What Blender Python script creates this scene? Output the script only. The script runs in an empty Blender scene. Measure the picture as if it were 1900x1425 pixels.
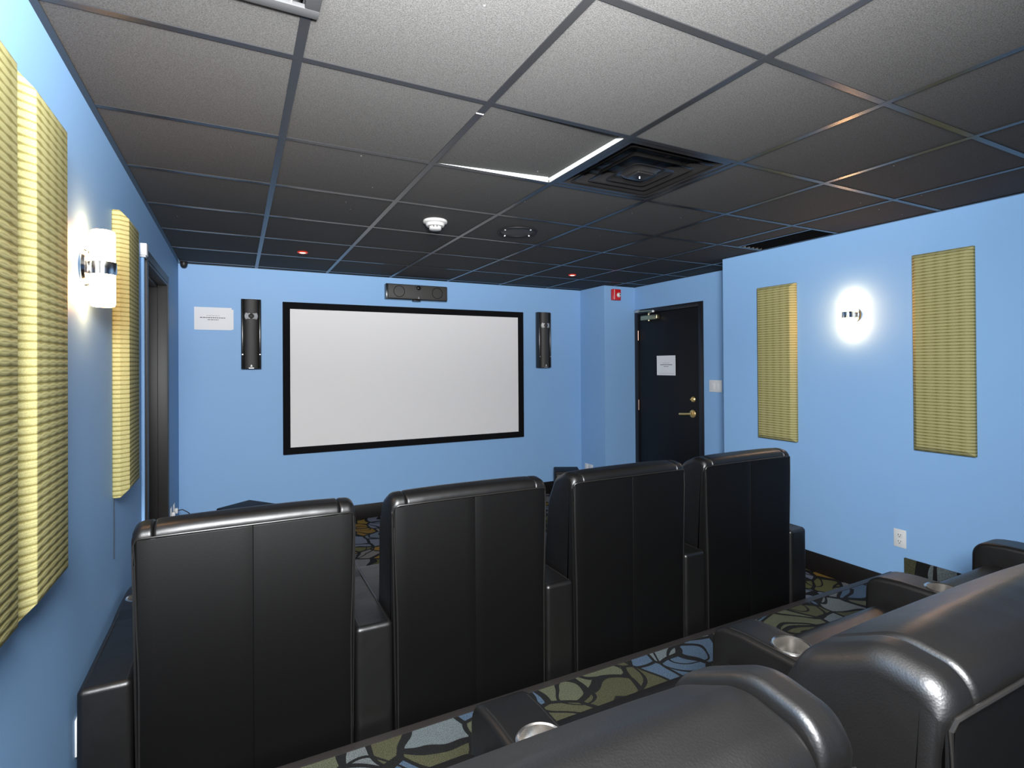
import bpy, bmesh, math, random
from mathutils import Vector, Matrix
random.seed(7)
SC = bpy.context.scene
COL = SC.collection
PI = math.pi

# ------------------------------------------------------------------ camera
CAMZ = 1.51
yaw, pitch, roll = math.radians(27.284), math.radians(0.321), math.radians(-0.3805)
fw = Vector((math.sin(yaw)*math.cos(pitch), math.cos(yaw)*math.cos(pitch), math.sin(pitch)))
rt = Vector((math.cos(yaw), -math.sin(yaw), 0))
up = rt.cross(fw)
r2 = rt*math.cos(roll) + up*math.sin(roll)
u2 = -rt*math.sin(roll) + up*math.cos(roll)
cam = bpy.data.cameras.new('camera')
co = bpy.data.objects.new('camera', cam); COL.objects.link(co)
co.matrix_world = Matrix(((r2.x, u2.x, -fw.x, 0), (r2.y, u2.y, -fw.y, 0), (r2.z, u2.z, -fw.z, CAMZ), (0, 0, 0, 1)))
cam.sensor_fit = 'HORIZONTAL'; cam.sensor_width = 36.0
cam.lens = 999.3/1900*36
cam.shift_x = (950-954.9)/1900; cam.shift_y = (670.94-712.5)/1900
cam.clip_start = 0.02; cam.clip_end = 60
SC.camera = co

# ------------------------------------------------------------------ world and light
w = bpy.data.worlds.new('world'); SC.world = w; w.use_nodes = True
w.node_tree.nodes['Background'].inputs[0].default_value = (0.5, 0.55, 0.62, 1)
w.node_tree.nodes['Background'].inputs[1].default_value = 0.0
SC.view_settings.view_transform = 'Standard'; SC.view_settings.look = 'None'
SC.view_settings.exposure = 0.0; SC.view_settings.gamma = 1.0
SC.view_settings.use_curve_mapping = False
SC.cycles.max_bounces = 10; SC.cycles.diffuse_bounces = 6

def point_light(name, loc, power, color, radius):
    l = bpy.data.lights.new(name, 'POINT'); l.energy = power; l.color = color; l.shadow_soft_size = radius
    o = bpy.data.objects.new(name, l); COL.objects.link(o); o.location = loc
    return o
def spot_light(name, loc, target, power, color, radius, cone, blend=1.0):
    l = bpy.data.lights.new(name, 'SPOT'); l.energy = power; l.color = color; l.shadow_soft_size = radius
    l.spot_size = math.radians(cone); l.spot_blend = blend
    o = bpy.data.objects.new(name, l); COL.objects.link(o); o.location = loc
    o.rotation_euler = (Vector(target) - Vector(loc)).to_track_quat('-Z', 'Y').to_euler()
    return o
# the photographer's flash: a diffused head held above and behind the camera, and a head turned up at the ceiling
spot_light('flash_main', (-0.10, -0.35, 2.12), (2.05, 5.4, 1.45), 1050, (0.97, 0.985, 1.0), 0.36, 140)
spot_light('flash_bounce', (0.15, 0.0, 1.78), (0.26, 0.32, 2.40), 1850, (0.97, 0.985, 1.0), 0.08, 136)

# ------------------------------------------------------------------ room numbers (metres, floor = 0)
XL, XR, XD, YS, YJ, YB = -0.445, 3.71, 4.14, 5.43, 4.95, -1.25
YA = 3.285            # near corner of the door alcove
H = 2.40
RZ, RY = 0.17, 1.935   # riser height and front edge
GX, GY, T = 0.1595, 1.667, 0.6096

# ------------------------------------------------------------------ materials
def mat(name, color, rough=0.5, metal=0.0, spec=0.5, bump=None, emit=None, estr=0.0, coat=0.0):
    m = bpy.data.materials.new(name); m.use_nodes = True
    nt = m.node_tree; b = nt.nodes['Principled BSDF']
    b.inputs['Base Color'].default_value = (*color, 1)
    b.inputs['Roughness'].default_value = rough
    b.inputs['Metallic'].default_value = metal
    b.inputs['Specular IOR Level'].default_value = spec
    b.inputs['Coat Weight'].default_value = coat
    if emit:
        b.inputs['Emission Color'].default_value = (*emit, 1); b.inputs['Emission Strength'].default_value = estr
    if bump:
        sc, st, dist = bump
        tc = nt.nodes.new('ShaderNodeTexCoord'); n = nt.nodes.new('ShaderNodeTexNoise')
        n.inputs['Scale'].default_value = sc; n.inputs['Detail'].default_value = 4
        bp = nt.nodes.new('ShaderNodeBump'); bp.inputs['Strength'].default_value = st; bp.inputs['Distance'].default_value = dist
        nt.links.new(tc.outputs['Object'], n.inputs['Vector']); nt.links.new(n.outputs['Fac'], bp.inputs['Height'])
        nt.links.new(bp.outputs['Normal'], b.inputs['Normal'])
    return m

def ramp(nt, stops, interp='LINEAR'):
    r = nt.nodes.new('ShaderNodeValToRGB'); cr = r.color_ramp; cr.interpolation = interp
    while len(cr.elements) > 1: cr.elements.remove(cr.elements[-1])
    cr.elements[0].position = stops[0][0]; cr.elements[0].color = (*stops[0][1], 1)
    for p, c in stops[1:]:
        e = cr.elements.new(p); e.color = (*c, 1)
    return r

def mathn(nt, op, a, b=None, c=None):
    n = nt.nodes.new('ShaderNodeMath'); n.operation = op
    for i, v in enumerate((a, b, c)):
        if v is None: continue
        if isinstance(v, (int, float)): n.inputs[i].default_value = v
        else: nt.links.new(v, n.inputs[i])
    return n.outputs[0]

def mixc(nt, fac, a, b, mode='MIX'):
    n = nt.nodes.new('ShaderNodeMix'); n.data_type = 'RGBA'; n.blend_type = mode
    for s, v in ((n.inputs['Factor'], fac), (n.inputs['A'], a), (n.inputs['B'], b)):
        if isinstance(v, (int, float)): s.default_value = v
        elif isinstance(v, tuple): s.default_value = (*v, 1)
        else: nt.links.new(v, s)
    return n.outputs['Result']

def carpet(name, palette, scale, off):
    m = mat(name, (0.1, 0.1, 0.1), 0.95, spec=0.15)
    nt = m.node_tree; b = nt.nodes['Principled BSDF']; L = nt.links
    tc = nt.nodes.new('ShaderNodeTexCoord')
    mp = nt.nodes.new('ShaderNodeMapping'); mp.inputs['Location'].default_value = off
    L.new(tc.outputs['Object'], mp.inputs['Vector'])
    nz = nt.nodes.new('ShaderNodeTexNoise'); nz.inputs['Scale'].default_value = 3.0; nz.inputs['Detail'].default_value = 1
    L.new(mp.outputs[0], nz.inputs['Vector'])
    vm = nt.nodes.new('ShaderNodeVectorMath'); vm.operation = 'MULTIPLY_ADD'
    L.new(nz.outputs['Color'], vm.inputs[0]); vm.inputs[1].default_value = (0.3, 0.3, 0); L.new(mp.outputs[0], vm.inputs[2])
    v = nt.nodes.new('ShaderNodeTexVoronoi'); v.voronoi_dimensions = '2D'; v.inputs['Scale'].default_value = scale
    e = nt.nodes.new('ShaderNodeTexVoronoi'); e.voronoi_dimensions = '2D'; e.feature = 'DISTANCE_TO_EDGE'; e.inputs['Scale'].default_value = scale
    g = nt.nodes.new('ShaderNodeTexVoronoi'); g.voronoi_dimensions = '2D'; g.inputs['Scale'].default_value = scale*0.45
    for q in (v, e, g): L.new(vm.outputs[0], q.inputs['Vector'])
    sep = nt.nodes.new('ShaderNodeSeparateColor'); L.new(v.outputs['Color'], sep.inputs[0])
    st = [(i/len(palette), c) for i, c in enumerate(palette)]
    rp = ramp(nt, st, 'CONSTANT'); L.new(sep.outputs[0], rp.inputs[0])
    line = mathn(nt, 'LESS_THAN', e.outputs['Distance'], 0.075)
    ring = mathn(nt, 'ABSOLUTE', mathn(nt, 'SUBTRACT', g.outputs['Distance'], 0.42))
    ring = mathn(nt, 'LESS_THAN', ring, 0.022)
    ring2 = mathn(nt, 'LESS_THAN', mathn(nt, 'ABSOLUTE', mathn(nt, 'SUBTRACT', g.outputs['Distance'], 0.2)), 0.016)
    ln = mathn(nt, 'MAXIMUM', mathn(nt, 'MAXIMUM', line, ring), ring2)
    fine = nt.nodes.new('ShaderNodeTexNoise'); fine.inputs['Scale'].default_value = 330; fine.inputs['Detail'].default_value = 2
    L.new(tc.outputs['Object'], fine.inputs['Vector'])
    fr = ramp(nt, [(0.3, (0.35,)*3), (0.7, (1.65,)*3)]); L.new(fine.outputs['Fac'], fr.inputs[0])
    c = mixc(nt, ln, rp.outputs[0], (0.010, 0.010, 0.010))
    c = mixc(nt, 1.0, c, fr.outputs[0], 'MULTIPLY')
    L.new(c, b.inputs['Base Color'])
    bp = nt.nodes.new('ShaderNodeBump'); bp.inputs['Strength'].default_value = 0.6; bp.inputs['Distance'].default_value = 0.004
    L.new(fine.outputs['Fac'], bp.inputs['Height']); L.new(bp.outputs['Normal'], b.inputs['Normal'])
    return m

M = {}
M['wall'] = mat('blue_wall_paint', (0.235, 0.42, 0.68), 0.55, spec=0.3, bump=(240, 0.12, 0.002))
M['carpet_low'] = carpet('patterned_carpet', [(0.17, 0.095, 0.016), (0.15, 0.145, 0.145), (0.09, 0.085, 0.032), (0.12, 0.13, 0.16), (0.20, 0.12, 0.022), (0.15, 0.135, 0.12), (0.10, 0.12, 0.14)], 5.6, (0.3, 0.1, 0))
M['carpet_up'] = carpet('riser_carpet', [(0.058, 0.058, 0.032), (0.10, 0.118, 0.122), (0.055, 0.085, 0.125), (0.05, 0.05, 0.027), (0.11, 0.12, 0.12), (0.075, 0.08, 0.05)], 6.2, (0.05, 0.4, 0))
M['nosing'] = mat('nosing_vinyl', (0.024, 0.020, 0.019), 0.5, bump=(60, 0.1, 0.002))
M['base'] = mat('dark_baseboard', (0.007, 0.0055, 0.005), 0.5, spec=0.3)
M['black'] = mat('black_paint', (0.011, 0.011, 0.014), 0.35)
M['door'] = mat('black_door_paint', (0.0055, 0.0055, 0.007), 0.5, spec=0.3, bump=(120, 0.05, 0.001))
M['jamb'] = mat('dark_brown_jamb_paint', (0.020, 0.018, 0.017), 0.45, spec=0.35)
M['velvet'] = mat('black_velvet', (0.006, 0.006, 0.007), 0.95, spec=0.1)
M['screen'] = mat('screen_fabric', (0.73, 0.715, 0.705), 0.8, spec=0.2)
M['white'] = mat('white_plastic', (0.68, 0.68, 0.67), 0.35)
M['detector'] = mat('off_white_detector', (0.42, 0.415, 0.40), 0.45, spec=0.3)
M['paper'] = mat('paper', (0.78, 0.78, 0.78), 0.8, spec=0.2)
M['ink'] = mat('ink', (0.05, 0.05, 0.06), 0.8)
M['inkgrey'] = mat('grey_ink', (0.35, 0.35, 0.37), 0.8)
M['brass'] = mat('brass', (0.85, 0.60, 0.24), 0.32, metal=0.75)
M['bronze'] = mat('copper_hinge', (0.55, 0.33, 0.25), 0.35, metal=1.0)
M['closer'] = mat('closer_bronze', (0.55, 0.48, 0.28), 0.35, metal=1.0)
M['chrome'] = mat('chrome', (0.85, 0.83, 0.80), 0.12, metal=1.0)
M['steel'] = mat('stainless', (0.85, 0.82, 0.78), 0.25, metal=1.0)
M['silver'] = mat('silver_plastic', (0.50, 0.50, 0.50), 0.35, metal=0.5)
M['red'] = mat('red_plastic', (0.55, 0.012, 0.015), 0.3)
M['spk'] = mat('speaker_gloss_black', (0.012, 0.012, 0.012), 0.18)
M['grille'] = mat('speaker_grille', (0.035, 0.033, 0.03), 0.55, bump=(700, 0.5, 0.002))
M['sub'] = mat('subwoofer_black', (0.009, 0.0085, 0.010), 0.6, spec=0.22)
M['bar'] = mat('black_grid_enamel', (0.014, 0.014, 0.015), 0.24, spec=0.45)
M['web'] = mat('galvanised_web', (0.42, 0.45, 0.44), 0.5)
M['plenum'] = mat('plenum_dark', (0.03, 0.03, 0.03), 0.9)
M['diff'] = mat('black_diffuser_plastic', (0.014, 0.013, 0.013), 0.22)
M['fix'] = mat('grey_fixture_frame', (0.034, 0.034, 0.035), 0.65, spec=0.2)
M['cord'] = mat('black_cord', (0.01, 0.01, 0.012), 0.5)
M['shade'] = mat('opal_glass_lit', (0.9, 0.85, 0.75), 0.3, emit=(1.0, 0.50, 0.18), estr=46)
M['bulb'] = mat('red_lamp_lit', (0.9, 0.3, 0.2), 0.3, emit=(1.0, 0.42, 0.28), estr=5)
M['bulb_rim'] = mat('red_lamp_rim', (0.25, 0.02, 0.012), 0.35, emit=(1.0, 0.05, 0.02), estr=0.35)

def leather():
    m = mat('black_leather', (0.004, 0.0037, 0.0035), 0.40, spec=0.65)
    nt = m.node_tree; b = nt.nodes['Principled BSDF']; L = nt.links
    tc = nt.nodes.new('ShaderNodeTexCoord')
    v = nt.nodes.new('ShaderNodeTexVoronoi'); v.inputs['Scale'].default_value = 420
    n = nt.nodes.new('ShaderNodeTexNoise'); n.inputs['Scale'].default_value = 9; n.inputs['Detail'].default_value = 2
    L.new(tc.outputs['Object'], v.inputs['Vector']); L.new(tc.outputs['Object'], n.inputs['Vector'])
    b1 = nt.nodes.new('ShaderNodeBump'); b1.inputs['Strength'].default_value = 0.12; b1.inputs['Distance'].default_value = 0.001
    b2 = nt.nodes.new('ShaderNodeBump'); b2.inputs['Strength'].default_value = 0.25; b2.inputs['Distance'].default_value = 0.012
    L.new(v.outputs['Distance'], b1.inputs['Height']); L.new(n.outputs['Fac'], b2.inputs['Height'])
    L.new(b1.outputs['Normal'], b2.inputs['Normal']); L.new(b2.outputs['Normal'], b.inputs['Normal'])
    return m
M['leather'] = leather()
M['piping'] = mat('leather_piping', (0.012, 0.011, 0.01), 0.38, spec=0.5)
M['vinyl'] = mat('black_back_vinyl', (0.0024, 0.0023, 0.0023), 0.5, spec=0.17, bump=(300, 0.15, 0.001))

def tile_mat():
    m = mat('charcoal_ceiling_tile', (0.1, 0.1, 0.1), 0.85, spec=0.25)
    nt = m.node_tree; b = nt.nodes['Principled BSDF']; L = nt.links
    tc = nt.nodes.new('ShaderNodeTexCoord'); geo = nt.nodes.new('ShaderNodeNewGeometry')
    n = nt.nodes.new('ShaderNodeTexNoise'); n.inputs['Scale'].default_value = 300; n.inputs['Detail'].default_value = 3
    L.new(geo.outputs['Position'], n.inputs['Vector'])
    r = ramp(nt, [(0.3, (0.028, 0.027, 0.0255)), (0.7, (0.074, 0.072, 0.070))]); L.new(n.outputs['Fac'], r.inputs[0])
    v = nt.nodes.new('ShaderNodeTexVoronoi'); v.inputs['Scale'].default_value = 8.0
    L.new(geo.outputs['Position'], v.inputs['Vector'])
    sp = mathn(nt, 'LESS_THAN', v.outputs['Distance'], 0.022)
    c = mixc(nt, sp, r.outputs[0], (0.7, 0.7, 0.7)); L.new(c, b.inputs['Base Color'])
    bp = nt.nodes.new('ShaderNodeBump'); bp.inputs['Strength'].default_value = 0.3; bp.inputs['Distance'].default_value = 0.002
    L.new(n.outputs['Fac'], bp.inputs['Height']); L.new(bp.outputs['Normal'], b.inputs['Normal'])
    return m
M['tile'] = tile_mat()

def panel_mat():
    # olive woven fabric with wavy horizontal ribs
    m = mat('olive_wave_fabric', (0.4, 0.36, 0.12), 0.8, spec=0.2)
    nt = m.node_tree; b = nt.nodes['Principled BSDF']; L = nt.links
    geo = nt.nodes.new('ShaderNodeNewGeometry'); sx = nt.nodes.new('ShaderNodeSeparateXYZ')
    L.new(geo.outputs['Position'], sx.inputs[0])
    y, z = sx.outputs['Y'], sx.outputs['Z']
    k = 2*PI/0.0185
    def rib(ph, amp):
        s = mathn(nt, 'MULTIPLY', mathn(nt, 'SINE', mathn(nt, 'MULTIPLY_ADD', y, 2*PI/0.12, ph)), amp)
        return mathn(nt, 'SINE', mathn(nt, 'MULTIPLY_ADD', z, k, s))
    a = rib(0.0, 0.9); c2 = rib(PI, 0.9)
    s = mathn(nt, 'MULTIPLY_ADD', mathn(nt, 'MAXIMUM', a, c2), 0.5, 0.5)
    r = ramp(nt, [(0.25, (0.20, 0.172, 0.055)), (0.75, (0.375, 0.345, 0.155))]); L.new(s, r.inputs[0])
    th = nt.nodes.new('ShaderNodeTexNoise'); th.inputs['Scale'].default_value = 500
    L.new(geo.outputs['Position'], th.inputs['Vector'])
    tr = ramp(nt, [(0.3, (0.8,)*3), (0.7, (1.15,)*3)]); L.new(th.outputs['Fac'], tr.inputs[0])
    L.new(mixc(nt, 1.0, r.outputs[0], tr.outputs[0], 'MULTIPLY'), b.inputs['Base Color'])
    bp = nt.nodes.new('ShaderNodeBump'); bp.inputs['Strength'].default_value = 0.5; bp.inputs['Distance'].default_value = 0.003
    L.new(s, bp.inputs['Height']); L.new(bp.outputs['Normal'], b.inputs['Normal'])
    return m
M['panel'] = panel_mat()

# ------------------------------------------------------------------ mesh helpers
def box(bm, x0, x1, y0, y1, z0, z1):
    vs = [bm.verts.new((x, y, z)) for x in (x0, x1) for y in (y0, y1) for z in (z0, z1)]
    for f in ((0, 1, 3, 2), (4, 6, 7, 5), (0, 4, 5, 1), (2, 3, 7, 6), (0, 2, 6, 4), (1, 5, 7, 3)):
        bm.faces.new([vs[i] for i in f])
    return vs

def bevel_all(bm, r, seg=2):
    bmesh.ops.bevel(bm, geom=bm.edges[:], offset=r, segments=seg, profile=0.5, affect='EDGES')

def new_obj(name, me, material, parent=None):
    if material and not me.materials: me.materials.append(material)
    o = bpy.data.objects.new(name, me); COL.objects.link(o)
    if parent: o.parent = parent
    return o

def mesh_from(bm, name, smooth=False, angle=40):
    bmesh.ops.recalc_face_normals(bm, faces=bm.faces)
    me = bpy.data.meshes.new(name); bm.to_mesh(me); bm.free()
    if smooth:
        for p in me.polygons: p.use_smooth = True
        me.set_sharp_from_angle(angle=math.radians(angle))
    return me

def obj(name, bm, material, parent=None, smooth=False, angle=40):
    return new_obj(name, mesh_from(bm, name, smooth, angle), material, parent)

def bx(name, material, parent, x0, x1, y0, y1, z0, z1, r=0.0, seg=2):
    bm = bmesh.new(); box(bm, x0, x1, y0, y1, z0, z1)
    if r: bevel_all(bm, r, seg)
    return obj(name, bm, material, parent, smooth=bool(r))

def empty(name, loc=(0, 0, 0)):
    o = bpy.data.objects.new(name, None); COL.objects.link(o); o.location = loc; o.empty_display_size = 0.1
    return o

def tag(o, label, cat, group=None, kind=None):
    o['label'] = label; o['category'] = cat
    if group: o['group'] = group
    if kind: o['kind'] = kind
    return o

def struct(o, label=None, cat=None):
    o['kind'] = 'structure'
    if label: o['label'] = label
    if cat: o['category'] = cat
    return o

def lathe(bm, prof, mtx, seg=32, close=True):
    """revolve (radius, height) pairs about local z, placed by mtx"""
    rings = []
    for r, h in prof:
        if r < 1e-6: rings.append([bm.verts.new(mtx @ Vector((0, 0, h)))])
        else: rings.append([bm.verts.new(mtx @ Vector((r*math.cos(2*PI*i/seg), r*math.sin(2*PI*i/seg), h))) for i in range(seg)])
    for a, b in zip(rings, rings[1:]):
        for i in range(seg):
            j = (i+1) % seg
            if len(a) == 1 and len(b) == 1: continue
            if len(a) == 1: bm.faces.new((a[0], b[i], b[j]))
            elif len(b) == 1: bm.faces.new((a[i], b[0], a[j]))
            else: bm.faces.new((a[i], b[i], b[j], a[j]))

def axis(loc, d):
    """matrix placing local z along direction d"""
    return Matrix.Translation(loc) @ Vector(d).to_track_quat('Z', 'Y').to_matrix().to_4x4()

def tube(bm, pts, r, seg=8):
    pts = [Vector(p) for p in pts]; rings = []
    for i, p in enumerate(pts):
        d = (pts[min(i+1, len(pts)-1)] - pts[max(i-1, 0)]).normalized()
        m = d.to_track_quat('Z', 'Y').to_matrix()
        rings.append([bm.verts.new(p + m @ Vector((r*math.cos(2*PI*k/seg), r*math.sin(2*PI*k/seg), 0))) for k in range(seg)])
    for a, b in zip(rings, rings[1:]):
        for k in range(seg): bm.faces.new((a[k], a[(k+1) % seg], b[(k+1) % seg], b[k]))
    bm.faces.new(rings[0]); bm.faces.new(rings[-1])

def round_poly(pts, n=6):
    """pts: (a, b, radius) corners -> rounded outline"""
    out = []; N = len(pts)
    for i in range(N):
        p = Vector(pts[i][:2]); r = pts[i][2]
        a = Vector(pts[i-1][:2]) - p; b = Vector(pts[(i+1) % N][:2]) - p
        if r <= 0: out.append(p); continue
        la, lb = a.length, b.length; a.normalize(); b.normalize()
        ang = a.angle(b); d = min(r/math.tan(ang/2), la*0.49, lb*0.49); rr = d*math.tan(ang/2)
        c = p + (a+b).normalized()*(rr/math.sin(ang/2))
        s = p + a*d; e = p + b*d
        v0 = s-c; v1 = e-c; tot = v0.angle_signed(v1) if v0.length > 0 else 0
        for k in range(n+1):
            t = -tot*k/n
            ct, st = math.cos(t), math.sin(t)
            out.append(c + Vector((v0.x*ct - v0.y*st, v0.x*st + v0.y*ct)))
    return out

def inset_poly(pts, d):
    N = len(pts); out = []
    area = sum(pts[i].x*pts[(i+1) % N].y - pts[(i+1) % N].x*pts[i].y for i in range(N))
    sgn = 1 if area > 0 else -1
    for i in range(N):
        e = pts[(i+1) % N] - pts[i-1]
        n = Vector((-e.y, e.x)).normalized()*sgn
        out.append(pts[i] + n*d)
    return out

def loft_x(bm, prof, x0, x1, r0, r1, n=5, crown=None, square=None):
    """extrude a (y, z) outline along x with rounded ends of radius r0 / r1"""
    st = []
    for k in range(n+1):
        t = PI/2*k/n; st.append((x0 + r0*(1-math.sin(t)), r0*(1-math.cos(t))))
    st = st[::-1]
    st = [(x0 + r0*(1-math.sin(PI/2*k/n)), r0*(1-math.cos(PI/2*k/n))) for k in range(n, -1, -1)]
    m = 8
    for k in range(1, m): st.append((x0+r0 + (x1-r1-x0-r0)*k/m, 0))
    st = [(x0 + r0 - r0*math.sin(PI/2*k/n), r0*(1-math.cos(PI/2*k/n))) for k in range(n, 0, -1)]
    st += [(x0+r0 + (x1-r1-x0-r0)*k/m, 0) for k in range(m+1)]
    st += [(x1 - r1 + r1*math.sin(PI/2*k/n), r1*(1-math.cos(PI/2*k/n))) for k in range(1, n+1)]
    rings = []
    for x, d in st:
        pp = inset_poly(prof, d) if d > 1e-5 else prof
        if square:
            pp = [square(q, p) for q, p in zip(prof, pp)]
        rings.append([bm.verts.new((x, p.x, p.y + (crown(x, p.y) if crown else 0))) for p in pp])
    for a, b in zip(rings, rings[1:]):
        for i in range(len(a)):
            j = (i+1) % len(a); bm.faces.new((a[i], a[j], b[j], b[i]))
    bm.faces.new(rings[0]); bm.faces.new(rings[-1])

def copy_tree(o, parent=None):
    c = o.copy(); COL.objects.link(c)
    if parent: c.parent = parent
    for ch in list(o.children): copy_tree(ch, c)
    return c

# ------------------------------------------------------------------ shell
W = M['wall']; TOP = H + 0.07
fl = struct(bx('floor', M['carpet_low'], None, XL, 4.24, RY, YS, -0.06, 0.0), 'lower carpeted floor with gold and grey swirls', 'floor')
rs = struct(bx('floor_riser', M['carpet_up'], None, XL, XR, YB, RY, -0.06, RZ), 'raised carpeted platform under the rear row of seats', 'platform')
bm = bmesh.new()
box(bm, XL, XR, RY, RY+0.045, 0.0, RZ+0.003)
bmesh.ops.bevel(bm, geom=[e for e in bm.edges if all(v.co.z > 0.1 and v.co.y > RY+0.04 for v in e.verts)], offset=0.015, segments=4, profile=0.5, affect='EDGES')
struct(obj('trim_1', bm, M['nosing'], None, True), 'dark brown nosing strip along the edge of the platform', 'nosing')

DL0, DL1, DLZ = 3.555, 4.50, 2.10       # left door opening
bm = bmesh.new()
box(bm, XL-0.16, XL, YB-0.1, DL0, -0.06, TOP); box(bm, XL-0.16, XL, DL1, YS+0.1, -0.06, TOP); box(bm, XL-0.16, XL, DL0, DL1, DLZ, TOP)
struct(obj('wall_left', bm, W), 'blue left wall with the yellow panels', 'wall')
struct(bx('wall_front', W, None, XL, 3.70, YS, YS+0.1, -0.06, TOP), 'blue front wall behind the projection screen', 'wall')
struct(bx('wall_right', W, None, XR, 4.24, YB-0.1, YA, -0.06, TOP), 'blue right wall with sconce', 'wall')
struct(bx('wall_back', W, None, XL, XR, YB-0.1, YB, -0.06, TOP), 'blue back wall', 'wall')
struct(bx('wall_alcove_front', W, None, 3.70, XD, YJ, YS+0.1, -0.06, TOP), 'blue wall return beside the black door', 'wall')
DR0, DR1, DRZ = 3.945, 4.915, 2.105
bm = bmesh.new()
box(bm, XD, XD+0.1, YA, DR0, -0.06, TOP); box(bm, XD, XD+0.1, DR1, YS+0.1, -0.06, TOP); box(bm, XD, XD+0.1, DR0, DR1, DRZ, TOP)
struct(obj('wall_alcove_right', bm, W), 'blue alcove wall around the black door', 'wall')

def base(name, x0, x1, y0, y1, z0=0.0, h=0.14):
    struct(bx(name, M['base'], None, x0, x1, y0, y1, z0, z0+h, 0.003), 'dark baseboard', 'baseboard')
base('baseboard_front', XL+0.012, 3.688, YS-0.012, YS)
base('baseboard_right', XR-0.012, XR, RY+0.046, YA)
base('baseboard_left', XL, XL+0.012, RY+0.046, DL0-0.07)
base('baseboard_left_far', XL, XL+0.012, DL1+0.07, YS)
base('baseboard_jog', 3.688, 3.70, YJ+0.0, YS)
base('baseboard_alcove', 3.70, XD, YJ-0.012, YJ)
base('baseboard_alcove_right', XD-0.012, XD, YA, DR0-0.06)
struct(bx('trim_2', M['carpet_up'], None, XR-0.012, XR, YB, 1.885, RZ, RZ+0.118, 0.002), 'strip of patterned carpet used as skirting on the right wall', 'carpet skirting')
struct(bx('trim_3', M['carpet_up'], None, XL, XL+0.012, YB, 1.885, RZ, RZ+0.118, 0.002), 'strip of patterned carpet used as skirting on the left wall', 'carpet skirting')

# ------------------------------------------------------------------ ceiling: plenum deck, grid, tiles
ceil = struct(bx('ceiling', M['plenum'], None, XL-0.16, 4.24, YB-0.1, YS+0.1, TOP, TOP+0.08), 'dark suspended ceiling of square tiles', 'ceiling')
xl = [XL] + [GX + T*k for k in range(0, 7)] + [XD]
yl = [YB] + [GY + T*j for j in range(-4, 7)] + [YS]
tile_cache = {}
def tile(x0, x1, y0, y1, name='ceiling_tile', tilt=None):
    x0 += 0.003; x1 -= 0.003; y0 += 0.003; y1 -= 0.003
    key = (round(x1-x0, 4), round(y1-y0, 4))
    if key not in tile_cache:
        b = bmesh.new(); box(b, -key[0]/2, key[0]/2, -key[1]/2, key[1]/2, 0, 0.016)
        me = mesh_from(b, 'ceiling_tile'); me.materials.append(M['tile']); tile_cache[key] = me
    o = new_obj(name, tile_cache[key], None, ceil)
    o.location = ((x0+x1)/2, (y0+y1)/2, H+0.004)
    if tilt:
        o.rotation_euler = (tilt[0], tilt[1], 0); o.location.z += tilt[2]
    return o
DIF = (3, 5)          # column / row of the air diffuser
for i in range(len(xl)-1):
    for j in range(len(yl)-1):
        x0, x1, y0, y1 = xl[i], xl[i+1], yl[j], yl[j+1]
        if x1-x0 < 0.03: continue
        alc = y1 > YA+0.02 and y0 < YJ-0.02
        if x0 > 3.75 and not alc: continue
        if x1 > 3.75 and x0 < 3.75 and not alc: x1 = XR
        if abs(x0-1.3787) < 0.01 and abs(y0-1.667) < 0.01: continue                   # diffuser here
        if abs(x0-0.7691) < 0.01 and abs(y0-1.667) < 0.01:
            tile(x0, x1, y0, y1, tilt=(math.radians(0.35), math.radians(-2.5), 0.0135)); continue   # lifted tile
        if abs(x0-3.2071) < 0.01 and abs(y0-2.2766) < 0.01: x1 = 3.42                  # linear vent takes the rest
        if x0 < -0.4 and abs(y0-1.0574) < 0.01:                                        # tile notched for the louvred fixture
            tile(x0, x1, 1.435, y1); continue
        if x0 < -0.4 and abs(y0-0.4478) < 0.01:
            tile(x0, x1, y0, 0.90); continue
        tile(x0, x1, y0, y1)

def tee_mesh(length, wflange, name, webh=0.038):
    """inverted T along local y"""
    b = bmesh.new(); box(b, -wflange/2, wflange/2, 0, length, 0, 0.003); me1 = mesh_from(b, name); me1.materials.append(M['bar'])
    b = bmesh.new(); box(b, -0.0012, 0.0012, 0, length, 0.003, webh); me2 = mesh_from(b, name+'_web'); me2.materials.append(M['web'])
    return me1, me2
def add_tee(name, meshes, loc, rz):
    o = new_obj(name, meshes[0], None, ceil); o.location = loc; o.rotation_euler.z = rz
    wv = new_obj('web', meshes[1], None, o)
    return o
main_full = tee_mesh(YS-YB-0.002, 0.026, 'main_runner'); main_alc = tee_mesh(YJ-YA-0.002, 0.026, 'main_runner_short')
for x in xl[1:-1]:
    if x < 3.71: add_tee('main_runner', main_full, (x, YB+0.001, H), 0)
    else: add_tee('main_runner', main_alc, (x, YA+0.001, H), 0)
cross_cache = {}
for j in range(1, len(yl)-1):
    y = yl[j]
    for i in range(len(xl)-1):
        x0, x1 = xl[i], xl[i+1]
        alc = YA < y < YJ
        if x0 > 3.75 and not alc: continue
        if x1 > 3.75 and x0 < 3.75 and not alc: x1 = XR
        a, b_ = x0 + (0.013 if i else 0.0), x1 - 0.013
        key = round(b_-a, 4)
        if key not in cross_cache: cross_cache[key] = tee_mesh(key, 0.024, 'cross_tee')
        add_tee('cross_tee', cross_cache[key], (b_, y, H+0.0006), PI/2)
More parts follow.
